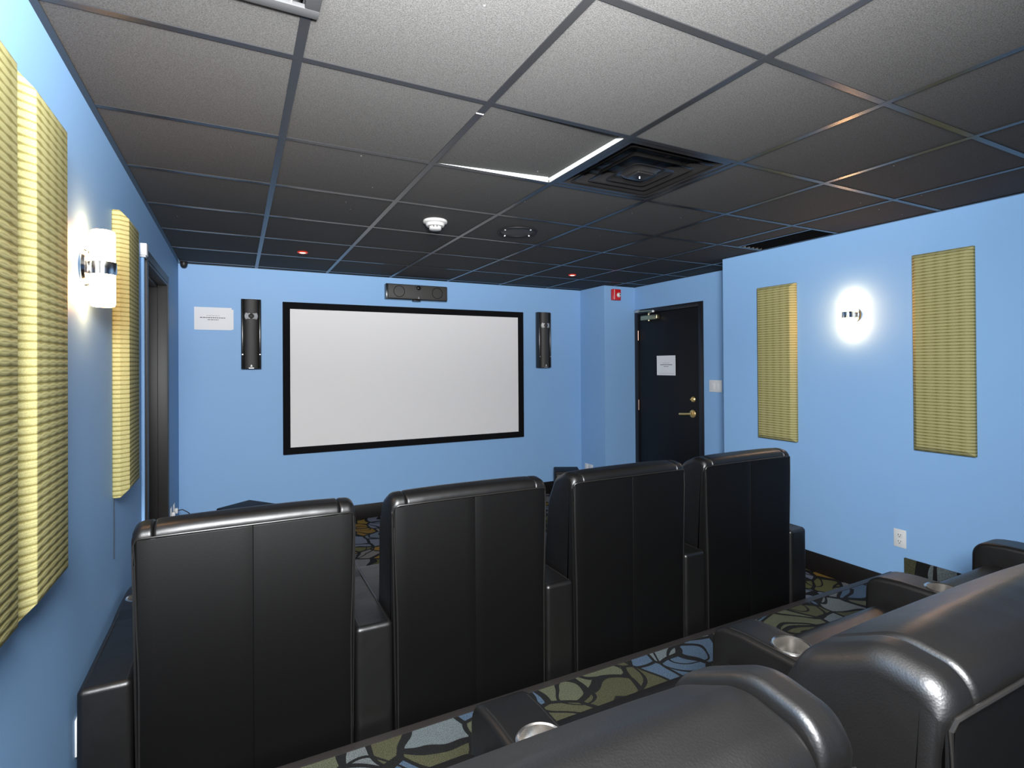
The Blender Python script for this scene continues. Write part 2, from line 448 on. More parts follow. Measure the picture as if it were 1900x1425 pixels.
# short tee beside the linear vent, wall angles
k = tee_mesh(T-0.026, 0.022, 'cross_tee_short'); add_tee('cross_tee', k, (3.42, 2.2766+0.013, H+0.0006), 0)
for a in ((XL, XL+0.02, YB, YS), (XR-0.02, XR, YB, YA), (XL, 3.70, YS-0.02, YS), (3.68, 3.70, YJ, YS), (3.70, XD, YJ-0.02, YJ), (XD-0.02, XD, YA, YJ), (XL, XR, YB, YB+0.02)):
    bx('wall_angle', M['bar'], ceil, *a, H-0.0008, H+0.002)
bx('splice_clip', M['white'], ceil, GX+T-0.014, GX+T+0.014, 1.744, 1.749, H-0.0008, H+0.001)

# ------------------------------------------------------------------ doors
# black door in the alcove (right)
dr = empty('door_1', (XD, (DR0+DR1)/2, 0)); struct(dr, 'black door with brass lever and closer in the alcove', 'door')
def dpart(name, m, *a, **k):
    o = bx(name, m, None, *a, **k); o.parent = dr; o.matrix_parent_inverse = dr.matrix_world.inverted(); return o
def at_door(o):
    o.parent = dr; o.matrix_parent_inverse = Matrix.Translation(dr.location).inverted(); return o
for a in ((XD-0.012, XD+0.1, DR0-0.035, DR0+0.0225, 0, DRZ+0.03), (XD-0.012, XD+0.1, DR1-0.0225, DR1+0.03, 0, DRZ+0.03), (XD-0.012, XD+0.1, DR0+0.0225, DR1-0.0225, DRZ-0.02, DRZ+0.03)):
    at_door(bx('door_frame', M['black'], None, *a, r=0.003))
leaf = at_door(bx('door_leaf', M['door'], None, XD+0.004, XD+0.048, DR0+0.026, DR1-0.026, 0.008, DRZ-0.024, r=0.002))
def at_leaf(o):
    o.parent = leaf; return o
for z0, z1 in ((1.78, 1.893), (0.975, 1.095), (0.2, 0.31)):
    b = bmesh.new(); lathe(b, [(0, 0), (0.008, 0), (0.008, z1-z0), (0, z1-z0)], Matrix.Translation((XD-0.004, DR1-0.026, z0)), 12)
    at_door(obj('hinge', b, M['bronze'], None, True))
# lever set
b = bmesh.new(); lathe(b, [(0, 0), (0.04, 0), (0.04, 0.006), (0.034, 0.012), (0.014, 0.014), (0.012, 0.05), (0, 0.05)], axis((XD+0.004, 4.065, 0.995), (-1, 0, 0)), 28)
rose = at_door(obj('lever_rose', b, M['brass'], None, True))
b = bmesh.new(); tube(b, [(XD-0.044, 4.035, 0.998), (XD-0.046, 4.065, 0.996), (XD-0.046, 4.13, 0.99), (XD-0.042, 4.205, 0.985)], 0.012, 10)
at_door(obj('lever', b, M['brass'], None, True))
b = bmesh.new(); lathe(b, [(0, 0), (0.029, 0), (0.029, 0.006), (0.02, 0.016), (0, 0.016)], axis((XD+0.004, 4.056, 1.143), (-1, 0, 0)), 24)
db = at_door(obj('deadbolt', b, M['brass'], None, True))
b = bmesh.new(); box(b, XD-0.03, XD-0.012, 4.035, 4.072, 1.136, 1.148); bevel_all(b, 0.003)
at_door(obj('thumb_turn', b, M['brass'], None, True))
# closer
cb = at_door(bx('closer_body', M['closer'], None, XD-0.05, XD+0.004, 4.53, 4.80, 2.0, 2.055, r=0.012, seg=3))
b = bmesh.new(); lathe(b, [(0, -0.04), (0.014, -0.04), (0.016, 0.0), (0.012, 0.05), (0, 0.05)], Matrix.Translation((XD-0.028, 4.68, 2.03)), 16)
at_door(obj('closer_spindle', b, M['closer'], None, True))
b = bmesh.new()
tube(b, [(XD-0.03, 4.68, 2.078), (XD-0.10, 4.53, 2.082)], 0.009, 8); tube(b, [(XD-0.10, 4.53, 2.090), (XD-0.02, 4.87, 2.112)], 0.008, 8)
at_door(obj('closer_arm', b, M['closer'], None, True))
b = bmesh.new(); lathe(b, [(0, 0), (0.018, 0), (0.018, 0.02), (0, 0.02)], Matrix.Translation((XD-0.10, 4.53, 2.072)), 16)
at_door(obj('arm_knuckle', b, M['silver'], None, True))
bx('shoe', M['silver'], None, XD-0.03, XD-0.012, 4.85, 4.92, 2.10, 2.128, r=0.003).parent = dr
bpy.data.objects['shoe'].matrix_parent_inverse = Matrix.Translation(dr.location).inverted()

# left doorway, black frame with deep reveal
dl = empty('door_2', (XL, (DL0+DL1)/2, 0)); struct(dl, 'dark doorway set deep in the left wall', 'door')
def at_dl(o):
    o.parent = dl; o.matrix_parent_inverse = Matrix.Translation(dl.location).inverted(); return o
cw = 0.05
for a in ((XL-0.16, XL+0.014, DL0-cw, DL0, 0, DLZ+cw), (XL-0.16, XL+0.014, DL1, DL1+cw, 0, DLZ+cw), (XL-0.16, XL+0.014, DL0, DL1, DLZ, DLZ+cw)):
    if a[2] == DL0 or True:
        x0, x1, y0, y1, z0, z1 = a
        b = bmesh.new()
        box(b, XL, x1, y0, y1, z0, z1)
        at_dl(obj('door_frame', b, M['jamb'], None))
for a in ((XL-0.158, XL+0.012, DL0, DL0+0.018, 0, DLZ-0.018), (XL-0.158, XL+0.012, DL1-0.018, DL1, 0, DLZ-0.018), (XL-0.158, XL+0.012, DL0, DL1, DLZ-0.018, DLZ)):
    at_dl(bx('jamb', M['jamb'], None, *a, r=0.002))
for a in ((XL-0.158, XL-0.045, DL0+0.018, DL0+0.034, 0, DLZ-0.034), (XL-0.158, XL-0.045, DL1-0.034, DL1-0.018, 0, DLZ-0.034), (XL-0.158, XL-0.045, DL0+0.018, DL1-0.018, DLZ-0.034, DLZ-0.018)):
    at_dl(bx('door_stop', M['jamb'], None, *a, r=0.002))
at_dl(bx('door_leaf', M['door'], None, XL-0.20, XL-0.159, DL0+0.002, DL1-0.002, 0.004, DLZ-0.002, r=0.002))
struct(bx('wall_left_backing', M['plenum'], None, XL-0.26, XL-0.2, DL0-0.05, DL1+0.05, 0, DLZ+0.05), 'dark backing behind the left doorway', 'wall')

# ------------------------------------------------------------------ projection screen
ps = empty('projection_screen', (1.64, YS, 0.69)); tag(ps, 'large blank white projection screen in a black velvet frame', 'projection screen')
def local(parent, o):
    o.parent = parent; o.matrix_parent_inverse = Matrix.Translation(parent.location).inverted(); return o
SX0, SX1, SZ0, SZ1, FB = 0.378, 2.898, 0.690, 2.105, 0.062
for a in ((SX0, SX1, SZ1-FB, SZ1), (SX0, SX1, SZ0, SZ0+FB), (SX0, SX0+FB, SZ0+FB, SZ1-FB), (SX1-FB, SX1, SZ0+FB, SZ1-FB)):
    local(ps, bx('frame_rail', M['velvet'], None, a[0], a[1], YS-0.036, YS-0.002, a[2], a[3], r=0.003))
local(ps, bx('screen_surface', M['screen'], None, SX0+FB-0.01, SX1-FB+0.01, YS-0.018, YS-0.012, SZ0+FB-0.01, SZ1-FB+0.01))

# ------------------------------------------------------------------ speakers
def wall_speaker(name, cx, z0, z1, label):
    s = empty(name, (cx, YS, z0)); tag(s, label, 'speaker', 'pair of tall wall speakers beside the screen')
    w2, d = 0.081, 0.10
    bm = bmesh.new(); box(bm, cx-w2, cx+w2, YS-d*0.62, YS-0.001, z0, z1); bevel_all(bm, 0.004)
    local(s, obj('cabinet', bm, M['spk'], None, True))
    # bowed grille
    bm = bmesh.new(); n = 14; ring0 = []; ring1 = []
    for i in range(n+1):
        t = -1 + 2*i/n
        y = YS - d*0.62 - 0.002 - 0.038*math.sqrt(max(0, 1-(t*0.98)**2))
        ring0.append(bm.verts.new((cx+t*w2*0.70, y, z0+0.004))); ring1.append(bm.verts.new((cx+t*w2*0.70, y, z1-0.004)))
    b0 = [bm.verts.new((cx+s_*w2*0.70, YS-d*0.6, z)) for z in (z0+0.004, z1-0.004) for s_ in (-1, 1)]
    for i in range(n): bm.faces.new((ring0[i], ring0[i+1], ring1[i+1], ring1[i]))
    bm.faces.new([b0[0], b0[1]] + ring0[::-1]); bm.faces.new([b0[2], b0[3]] + ring1[::-1])
    bm.faces.new((b0[0], ring0[0], ring1[0], b0[2])); bm.faces.new((b0[1], b0[3], ring1[-1], ring0[-1]))
    local(s, obj('grille', bm, M['grille'], None, True))
    for sg in (-1, 1):
        local(s, bx('side_rail', M['spk'], None, cx+sg*w2*0.86-0.010, cx+sg*w2*0.86+0.010, YS-d*0.86, YS-d*0.6, z0+0.004, z1-0.004, r=0.008, seg=3))
        b = bmesh.new(); lathe(b, [(0, 0), (0.006, 0), (0.005, 0.003), (0, 0.003)], axis((cx+sg*w2*0.86, YS-d*0.86, z0+0.13), (0, -1, 0)), 12)
        local(s, obj('screw', b, M['silver'], None, True))
    zt = z1 - 0.155
    bm = bmesh.new(); prof = []
    outl = []
    for i in range(9):       # bow-tie plate
        t = -1+2*i/8; outl.append((t*0.043, 0.021+0.009*t*t))
    for i in range(7):
        t = 1-2*(i+1)/8; outl.append((0.043+0.010*(1-t*t), t*0.030))
    for i in range(9):
        t = 1-2*i/8; outl.append((t*0.043, -0.021-0.009*t*t))
    for i in range(7):
        t = -1+2*(i+1)/8; outl.append((-0.043-0.010*(1-t*t), t*0.030))
    front = [bm.verts.new((cx+a, YS-d*0.62-0.043+0.018*(a/0.057)**2, zt+b_)) for a, b_ in outl]
    back = [bm.verts.new((cx+a, YS-d*0.62-0.02+0.012*(a/0.057)**2, zt+b_)) for a, b_ in outl]
    for i in range(len(outl)):
        j = (i+1) % len(outl); bm.faces.new((front[i], front[j], back[j], back[i]))
    cv = bm.verts.new((cx, YS-d*0.62-0.044, zt))
    for i in range(len(outl)): bm.faces.new((front[i], front[(i+1) % len(outl)], cv))
    bm.faces.new(back)
    local(s, obj('tweeter_plate', bm, M['silver'], None))
    b = bmesh.new(); lathe(b, [(0, 0.012), (0.008, 0.011), (0.016, 0.006), (0.021, 0.002), (0.023, 0), (0.023, -0.01), (0, -0.01)], axis((cx, YS-d*0.62-0.043, zt), (0, -1, 0)), 24)
    local(s, obj('tweeter', b, M['grille'], None, True))
    # small triangle badge and bright strip at the foot
    bm = bmesh.new(); yb = YS-d*0.62-0.041
    tri = [(-0.009, 0.022), (0.009, 0.022), (0, 0.042)]
    f = [bm.verts.new((cx+a, yb-0.001, z0+b_)) for a, b_ in tri]; g = [bm.verts.new((cx+a, yb+0.004, z0+b_)) for a, b_ in tri]
    bm.faces.new(f); bm.faces.new(g)
    for i in range(3): bm.faces.new((f[i], f[(i+1) % 3], g[(i+1) % 3], g[i]))
    local(s, obj('badge', bm, M['white'], None))
    local(s, bx('foot_strip', M['silver'], None, cx-0.02, cx+0.02, yb-0.0005, yb+0.003, z0+0.006, z0+0.012))
    return s
wall_speaker('wall_speaker', 0.115, 1.486, 2.113, 'tall black wall speaker between the paper notice and the screen')
wall_speaker('wall_speaker', 3.155, 1.470, 2.113, 'tall black wall speaker to the right of the screen')

cs = empty('center_speaker', (1.65, YS, 2.17)); tag(cs, 'wide black center speaker mounted above the screen', 'speaker')
cx0, cx1, cz0, cz1 = 1.325, 1.965, 2.176, 2.332
local(cs, bx('cabinet', M['spk'], None, cx0, cx1, YS-0.075, YS-0.001, cz0, cz1, r=0.004))
local(cs, bx('grille', M['grille'], None, cx0+0.012, cx1-0.004, YS-0.105, YS-0.075, cz0+0.006, cz1-0.006, r=0.008, seg=3))
b = bmesh.new()
pts = [(-0.045, 0.062), (0.045, 0.062), (0.012, 0.018), (-0.012, 0.018)]
f = [b.verts.new((1.65+a, YS-0.109, 2.254+c)) for a, c in pts]; g = [b.verts.new((1.65+a, YS-0.104, 2.254+c)) for a, c in pts]
b.faces.new(f); b.faces.new(g)
for i in range(4): b.faces.new((f[i], f[(i+1) % 4], g[(i+1) % 4], g[i]))
local(cs, obj('tweeter_plate', b, M['fix'], None))
b = bmesh.new(); lathe(b, [(0, 0.008), (0.012, 0.006), (0.019, 0.0), (0.022, 0.002), (0.023, -0.004), (0, -0.004)], axis((1.65, YS-0.109, 2.297), (0, -1, 0)), 24)
local(cs, obj('tweeter', b, M['spk'], None, True))
for dx in (-0.2, 0.2):
    b = bmesh.new(); lathe(b, [(0.052, 0), (0.054, 0.003), (0.057, 0.003), (0.058, 0)], axis((1.65+dx, YS-0.105, 2.254), (0, -1, 0)), 36)
    local(cs, obj('woofer_ring', b, M['spk'], None, True))
b = bmesh.new(); tri = [(-0.008, -0.066), (0.008, -0.066), (0, -0.045)]
f = [b.verts.new((1.65+a, YS-0.109, 2.254+c)) for a, c in tri]; g = [b.verts.new((1.65+a, YS-0.104, 2.254+c)) for a, c in tri]
b.faces.new(f); b.faces.new(g)
for i in range(3): b.faces.new((f[i], f[(i+1) % 3], g[(i+1) % 3], g[i]))
local(cs, obj('badge', b, M['silver'], None))
local(cs, bx('mount_foot', M['black'], None, 1.605, 1.675, YS-0.10, YS-0.02, cz0-0.012, cz0, r=0.003))

def subwoofer(loc, rz, w_, d_, h_, label):
    s = empty('subwoofer', loc); s.rotation_euler.z = rz
    tag(s, label, 'subwoofer', 'black subwoofers on the floor under the screen')
    bx('cabinet', M['sub'], s, -w_/2, w_/2, -d_/2, d_/2, 0.02, h_, r=0.012, seg=3)
    b = bmesh.new(); box(b, -w_/2+0.015, w_/2-0.015, -d_/2-0.018, -d_/2, 0.05, h_-0.03); bevel_all(b, 0.008)
    obj('grille', b, M['grille'], s, True)
    for sx in (-1, 1):
        for sy in (-1, 1):
            b = bmesh.new(); lathe(b, [(0, 0), (0.018, 0), (0.02, 0.02), (0, 0.02)], Matrix.Translation((sx*(w_/2-0.04), sy*(d_/2-0.04), 0)), 14)
            obj('foot', b, M['sub'], s, True)
    return s
subwoofer((0.075, 4.70, 0), math.radians(38), 0.30, 0.34, 0.42, 'low black subwoofer box on the floor at the left, behind the nearest front seat')
subwoofer((3.20, 4.98, 0), math.radians(-28), 0.27, 0.28, 0.365, 'small black subwoofer box by the corner, right of the screen')

# ------------------------------------------------------------------ acoustic panels
def acoustic_panel(side, y0, y1, z0, z1, label):
    """fabric panel with bevelled edges; side -1 = left wall, +1 = right wall"""
    th, bv = 0.055, 0.028
    xw = XL if side < 0 else XR
    s = 1 if side < 0 else -1
    bm = bmesh.new()
    def ring(x, d): return [bm.verts.new((x, y, z)) for y, z in ((y0+d, z0+d), (y1-d, z0+d), (y1-d, z1-d), (y0+d, z1-d))]
    r0 = ring(xw+s*0.0005, 0.003); r1 = ring(xw+s*0.003, 0.0); r2_ = ring(xw+s*(th-bv), 0.0); r3 = ring(xw+s*th, bv)
    for a, b_ in ((r0, r1), (r1, r2_), (r2_, r3)):
        for i in range(4): bm.faces.new((a[i], a[(i+1) % 4], b_[(i+1) % 4], b_[i]))
    bm.faces.new(r0); bm.faces.new(r3)
    bmesh.ops.recalc_face_normals(bm, faces=bm.faces)
    ed = [e for e in bm.edges if not (e.verts[0] in r0 and e.verts[1] in r0)]
    bmesh.ops.bevel(bm, geom=ed, offset=0.0025, segments=2, profile=0.5, affect='EDGES')
    p = obj('acoustic_panel', bm, M['panel'], None, True, 25)
    return tag(p, label, 'acoustic panel', 'fabric acoustic panels on the side walls')
acoustic_panel(-1, 1.135, 1.445, 0.965, 2.15, 'olive fabric acoustic panel cut off by the left picture edge')
acoustic_panel(-1, 1.505, 1.805, 0.965, 2.15, 'olive fabric acoustic panel on the left wall just before the lit sconce')
acoustic_panel(-1, 2.655, 2.955, 0.985, 2.145, 'olive fabric acoustic panel on the left wall between sconce and doorway')
acoustic_panel(1, 2.595, 2.925, 0.92, 2.105, 'olive fabric acoustic panel on the right wall, nearer the black door')
acoustic_panel(1, 1.505, 1.815, 0.972, 2.163, 'olive fabric acoustic panel on the right wall, above and right of the power outlet')

# ------------------------------------------------------------------ sconces
def sconce(side, y, z, label):
    xw = XL if side < 0 else XR
    s = 1 if side < 0 else -1
    e = empty('wall_sconce', (xw, y, z)); tag(e, label, 'sconce', 'lit wall sconces')
    def P(a): return (xw + s*a[0], y + a[1], z + a[2])
    b = bmesh.new(); lathe(b, [(0, 0.001), (0.058, 0.001), (0.060, 0.006), (0.055, 0.014), (0.02, 0.020), (0, 0.020)], axis((xw, y, z), (s, 0, 0)), 36)
    local(e, obj('back_plate', b, M['chrome'], None, True))
    b = bmesh.new(); tube(b, [P((0.015, 0, 0)), P((0.02, 0, 0)), P((0.03, 0, 0))], 0.014, 14)
    local(e, obj('bracket', b, M['chrome'], None, True))
    cxx = 0.052; R_ = 0.0345; hh = 0.126
    b = bmesh.new()
    lathe(b, [(0, -hh), (R_-0.008, -hh), (R_-0.002, -hh+0.003), (R_, -hh+0.010), (R_, -0.022), (R_-0.003, -0.0215), (R_-0.003, 0.0215), (R_, 0.022), (R_, hh-0.010), (R_-0.002, hh-0.003), (R_-0.008, hh), (0, hh)], Matrix.Translation(P((cxx, 0, 0))), 36)
    local(e, obj('glass_shade', b, M['shade'], None, True, 50))
    b = bmesh.new()
    lathe(b, [(R_-0.002, -0.021), (R_+0.003, -0.021), (R_+0.004, 0.0), (R_+0.003, 0.021), (R_-0.002, 0.021)], Matrix.Translation(P((cxx, 0, 0))), 36)
    local(e, obj('band', b, M['chrome'], None, True))
    return e
sconce(-1, 2.205, 1.836, 'lit glass cylinder sconce with chrome band on the left wall')
sconce(1, 2.19, 1.83, 'lit glass cylinder sconce with chrome band on the right wall')

# ------------------------------------------------------------------ papers
def paper(name, label, frame, w_, h_, lines, m=None):
    """sheet: local x right, z up, facing local -y"""
    loc, rz = frame
    e = empty(name, loc); e.rotation_euler.z = rz; tag(e, label, 'paper notice')
    bm = bmesh.new(); nx, nz = 10, 6; vs = []
    for i in range(nx+1):
        for k in range(nz+1):
            u, v = i/nx, k/nz
            curl = 0.004*max(0, abs(u-0.5)*2-0.7)**2*8 + 0.003*max(0, v-0.8)*3
            vs.append(bm.verts.new(((u-0.5)*w_, -0.002-curl, (v-0.5)*h_)))
    for i in range(nx):
        for k in range(nz):
            a = i*(nz+1)+k; bm.faces.new((vs[a], vs[a+nz+1], vs[a+nz+2], vs[a+1]))
    r = bmesh.ops.extrude_face_region(bm, geom=bm.faces[:])
    for v in r['geom']:
        if isinstance(v, bmesh.types.BMVert): v.co.y += 0.0006
    obj('sheet', bm, m or M['paper'], e, True)
    for z, wl, th, mm in lines:
        b = bmesh.new(); x = -wl/2; rnd = random.Random(int(z*1e5)+int(wl*1e4))
        while x < wl/2-0.004:
            l = rnd.uniform(0.008, 0.022); l = min(l, wl/2-x)
            vs_ = box(b, x, x+l, -0.0029, -0.0023, z-th/2, z+th/2); x += l+0.004
        obj('printed_line', b, mm, e)
    return e
ink, ig = M['ink'], M['inkgrey']
paper('paper_notice', 'white printed paper notice taped to the blue front wall', ((-0.184, YS-0.003, 1.932), 0), 0.288, 0.198, [(0.026, 0.10, 0.004, ig), (0.008, 0.20, 0.006, ink), (-0.010, 0.085, 0.005, ink)])
paper('paper_notice', 'white paper sheet mostly hidden behind the printed notice left of the speaker', ((-0.174, YS-0.0005, 1.927), math.radians(0.0)), 0.298, 0.178, [])
paper('paper_notice', 'white printed paper sheet taped to the black door', ((XD+0.002, 4.44, 1.49), -PI/2), 0.285, 0.214, [(0.026, 0.11, 0.004, ig), (0.008, 0.18, 0.007, ink), (-0.012, 0.075, 0.005, ink), (-0.085, 0.22, 0.003, ig)])

# ------------------------------------------------------------------ small wall things
# fire strobe
fs = empty('fire_strobe', (3.845, YJ, 2.30)); tag(fs, 'small red fire alarm strobe high on the wall by the black door', 'fire alarm')
local(fs, bx('housing', M['red'], None, 3.79, 3.905, YJ-0.045, YJ-0.001, 2.236, 2.362, r=0.008, seg=3))
local(fs, bx('white_stripe', M['white'], None, 3.806, 3.812, YJ-0.0475, YJ-0.04, 2.242, 2.356))
b = bmesh.new(); lathe(b, [(0, 0.024), (0.014, 0.02), (0.026, 0.006), (0.028, 0), (0, 0)], axis((3.872, YJ-0.044, 2.296), (0, -1, 0)), 24)
local(fs, obj('strobe_lens', b, M['white'], None, True))
b = bmesh.new(); lathe(b, [(0, 0.004), (0.007, 0.003), (0.008, 0), (0, 0)], axis((3.872, YJ-0.066, 2.297), (0, -1, 0)), 14)
local(fs, obj('strobe_tube', b, M['fix'], None, True))
# light switch, two gang
ls = empty('light_switch', (XD, 3.76, 1.288)); tag(ls, 'white double rocker light switch beside the black door', 'light switch')
local(ls, bx('plate', M['white'], None, XD-0.007, XD-0.0005, 3.685, 3.838, 1.230, 1.346, r=0.003))
for yy in (3.735, 3.788):
    local(ls, bx('rocker', M['white'], None, XD-0.011, XD-0.006, yy-0.0175, yy+0.0175, 1.255, 1.321, r=0.002))
# duplex outlet on the right wall
ol = empty('power_outlet', (XR, 1.91, 0.40)); tag(ol, 'white duplex power outlet low on the right wall', 'power outlet')
local(ol, bx('plate', M['white'], None, XR-0.007, XR-0.0005, 1.874, 1.946, 0.344, 0.457, r=0.003))
for zz in (0.381, 0.421):
    rcp = local(ol, bx('receptacle', M['white'], None, XR-0.0095, XR-0.006, 1.893, 1.927, zz-0.014, zz+0.014, r=0.004))
    for yy in (1.903, 1.917):
        s_ = bx('slot', M['ink'], None, XR-0.0100, XR-0.009, yy-0.0015, yy+0.0015, zz-0.002, zz+0.008); local(ol, s_)
    b = bmesh.new(); lathe(b, [(0, 0), (0.003, 0), (0.003, 0.001), (0, 0.001)], axis((XR-0.0092, 1.91, zz-0.009), (-1, 0, 0)), 10)
    local(ol, obj('ground_hole', b, M['ink'], None))
# plates by the right subwoofer
for yy, lab in ((5.31, 'white wall plate behind the right subwoofer, the farther of two'), (5.225, 'white wall plate behind the right subwoofer, the nearer of two')):
    e = empty('wall_plate', (3.70, yy, 0.30)); tag(e, lab, 'wall plate', 'white plates by the right subwoofer')
    local(e, bx('plate', M['white'], None, 3.690, 3.6995, yy-0.036, yy+0.036, 0.215, 0.33, r=0.003))
    local(e, bx('socket_face', M['white'], None, 3.687, 3.6905, yy-0.017, yy+0.017, 0.24, 0.305, r=0.001))
# two jack plates with plugs near the left corner
for yy, zz, lab in ((4.78, 0.40, 'white wall plate low on the left wall beside the doorway frame'), (4.99, 0.38, 'white wall plate low on the left wall with a black cord plugged in')):
    e = empty('wall_plate', (XL, yy, zz)); tag(e, lab, 'wall plate', 'white plates at the left corner')
    local(e, bx('plate', M['white'], None, XL+0.0005, XL+0.008, yy-0.036, yy+0.036, zz-0.057, zz+0.057, r=0.003))
    local(e, bx('plug', M['white'], None, XL+0.008, XL+0.03, yy-0.015, yy+0.015, zz-0.02, zz+0.02, r=0.004))
b = bmesh.new()
tube(b, [(XL+0.031, 4.99, 0.38), (XL+0.06, 4.985, 0.385), (XL+0.10, 4.97, 0.36), (XL+0.15, 4.94, 0.31), (XL+0.20, 4.92, 0.20), (XL+0.24, 4.90, 0.06), (XL+0.30, 4.88, 0.006), (-0.09, 4.86, 0.006)], 0.004, 8)
tag(obj('audio_cable', b, M['cord'], None, True), 'thin black cable hanging from the plate in the left corner', 'cable')
# sliver of a plate behind the near arm on the left wall
e = empty('wall_plate', (XL, 2.12, 0.375)); tag(e, 'pale wall plate on the left wall, just showing past the leftmost armrest', 'wall plate')
local(e, bx('plate', M['white'], None, XL+0.0005, XL+0.007, 2.085, 2.155, 0.318, 0.432, r=0.003))
local(e, bx('socket_face', M['white'], None, XL+0.007, XL+0.009, 2.103, 2.137, 0.342, 0.408, r=0.001))
# sensor box and raceway by the left doorway
e = empty('junction_box', (XL, 3.40, 2.12)); tag(e, 'small white box on top of the cable raceway by the left doorway', 'junction box')
local(e, bx('cover', M['white'], None, XL+0.0005, XL+0.03, 3.365, 3.425, 2.092, 2.155, r=0.003))
local(e, bx('lip', M['white'], None, XL+0.0005, XL+0.024, 3.372, 3.418, 2.084, 2.0918, r=0.001))
e = bx('cable_raceway', W, None, XL+0.0005, XL+0.016, 3.383, 3.409, 0.16, 2.083, r=0.004)
tag(e, 'thin blue-painted cable raceway running down beside the left doorway', 'raceway')
b = bmesh.new(); tube(b, [(XL+0.004, 2.668, 0.984), (XL+0.004, 2.668, 0.86), (XL+0.0035, 2.669, 0.74)], 0.0013, 8)
tag(obj('thin_cable', b, M['fix'], None, True), 'thin pale cable hanging below the olive panel by the doorway', 'cable')
# corner sensor
b = bmesh.new(); lathe(b, [(0, -0.045), (0.014, -0.042), (0.024, -0.03), (0.028, -0.012), (0.028, 0), (0, 0)], Matrix.Translation((XL+0.045, YS-0.05, H-0.001)), 20)
e = tag(obj('corner_sensor', b, M['jamb'], None, True), 'small dark round sensor in the ceiling corner above the left wall', 'sensor')

# ------------------------------------------------------------------ ceiling things
# square air diffuser
ad = empty('air_diffuser', (1.6835, 1.9718, H)); tag(ad, 'black square air diffuser in the ceiling', 'air diffuser')
def sq_ring(prof, r_corner=0.0, n=4):
    """prof: list of (half size, z); square rings lofted"""
    bm = bmesh.new(); rings = []
    for hs, z in prof:
        rc = min(r_corner, hs*0.6); ring = []
        for cxs, cys, a0 in ((1, 1, 0), (-1, 1, PI/2), (-1, -1, PI), (1, -1, 1.5*PI)):
            for k in range(n+1):
                a = a0 + PI/2*k/n
                ring.append(bm.verts.new((cxs*(hs-rc)+rc*math.cos(a), cys*(hs-rc)+rc*math.sin(a), z)))
        rings.append(ring)
    for a, b_ in zip(rings, rings[1:]):
        for i in range(len(a)): bm.faces.new((a[i], a[(i+1) % len(a)], b_[(i+1) % len(a)], b_[i]))
    return bm, rings
bm, rg = sq_ring([(0.291, 0.006), (0.291, 0.003), (0.262, 0.003), (0.255, 0.01), (0.235, 0.045), (0.12, 0.062), (0.02, 0.064)], 0.004); bm.faces.new(rg[-1])
obj('frame', bm, M['diff'], ad, True, 30)
for a in ([(0.236, 0.004), (0.238, 0.002), (0.205, 0.022), (0.196, 0.04), (0.192, 0.04), (0.200, 0.022), (0.228, 0.003)], [(0.175, 0.000), (0.177, -0.002), (0.145, 0.02), (0.135, 0.038), (0.131, 0.038), (0.140, 0.02), (0.168, -0.001)]):
    bm, rg = sq_ring(a, 0.02)
    obj('louvre_ring', bm, M['diff'], ad, True, 60)
bm, rg = sq_ring([(0.118, -0.004), (0.119, -0.006), (0.105, 0.0), (0.085, 0.008), (0.070, 0.004), (0.062, -0.006), (0.058, -0.008)], 0.03); bm.faces.new(rg[-1])
obj('center_plate', bm, M['diff'], ad, True, 60)
bm, rg = sq_ring([(0.046, -0.008), (0.046, -0.012), (0.042, -0.013)], 0.004); bm.faces.new(rg[-1])
obj('center_cap', bm, M['diff'], ad, True, 30)
b = bmesh.new(); lathe(b, [(0, -0.022), (0.003, -0.022), (0.005, -0.013), (0, -0.013)], Matrix.Identity(4), 10)
obj('screw', b, M['chrome'], ad, True)

# louvred fixture at the top edge
lf = empty('louvred_fixture', (-0.125, 1.165, H)); tag(lf, 'grey-framed ceiling fixture with a white louvred insert at the top edge', 'ceiling fixture')
fx0, fx1, fy0, fy1 = -0.435, 0.186, 0.895, 1.440
for a in ((fx0, fx1, fy1-0.035, fy1), (fx0, fx1, fy0, fy0+0.035), (fx0, fx0+0.035, fy0+0.035, fy1-0.035), (fx1-0.035, fx1, fy0+0.035, fy1-0.035)):
    local(lf, bx('frame_rail', M['fix'], None, *a, H-0.012, H+0.0, r=0.002))
local(lf, bx('back_tray', M['white'], None, fx0+0.02, fx1-0.02, fy0+0.02, fy1-0.02, H+0.03, H+0.034))
n = 18
for i in range(1, n):
    x = fx0+0.035 + (fx1-fx0-0.07)*i/n
    local(lf, bx('louvre', M['white'], None, x-0.0012, x+0.0012, fy0+0.035, fy1-0.035, H-0.006, H+0.016))
for i in range(1, 4):
    y = fy0+0.035 + (fy1-fy0-0.07)*i/4
    local(lf, bx('cross_louvre', M['white'], None, fx0+0.035, fx1-0.035, y-0.0012, y+0.0012, H-0.006, H+0.016))

# long dark vent along the right wall
lv = empty('linear_vent', (3.56, 2.58, H)); tag(lv, 'dark linear vent in the ceiling against the right wall', 'vent')
local(lv, bx('tray', M['plenum'], None, 3.432, 3.708, 2.29, 2.872, H+0.03, H+0.04))
for i in range(6):
    x = 3.455+0.046*i
    local(lv, bx('blade', M['velvet'], None, x-0.002, x+0.002, 2.29, 2.872, H+0.004, H+0.03))

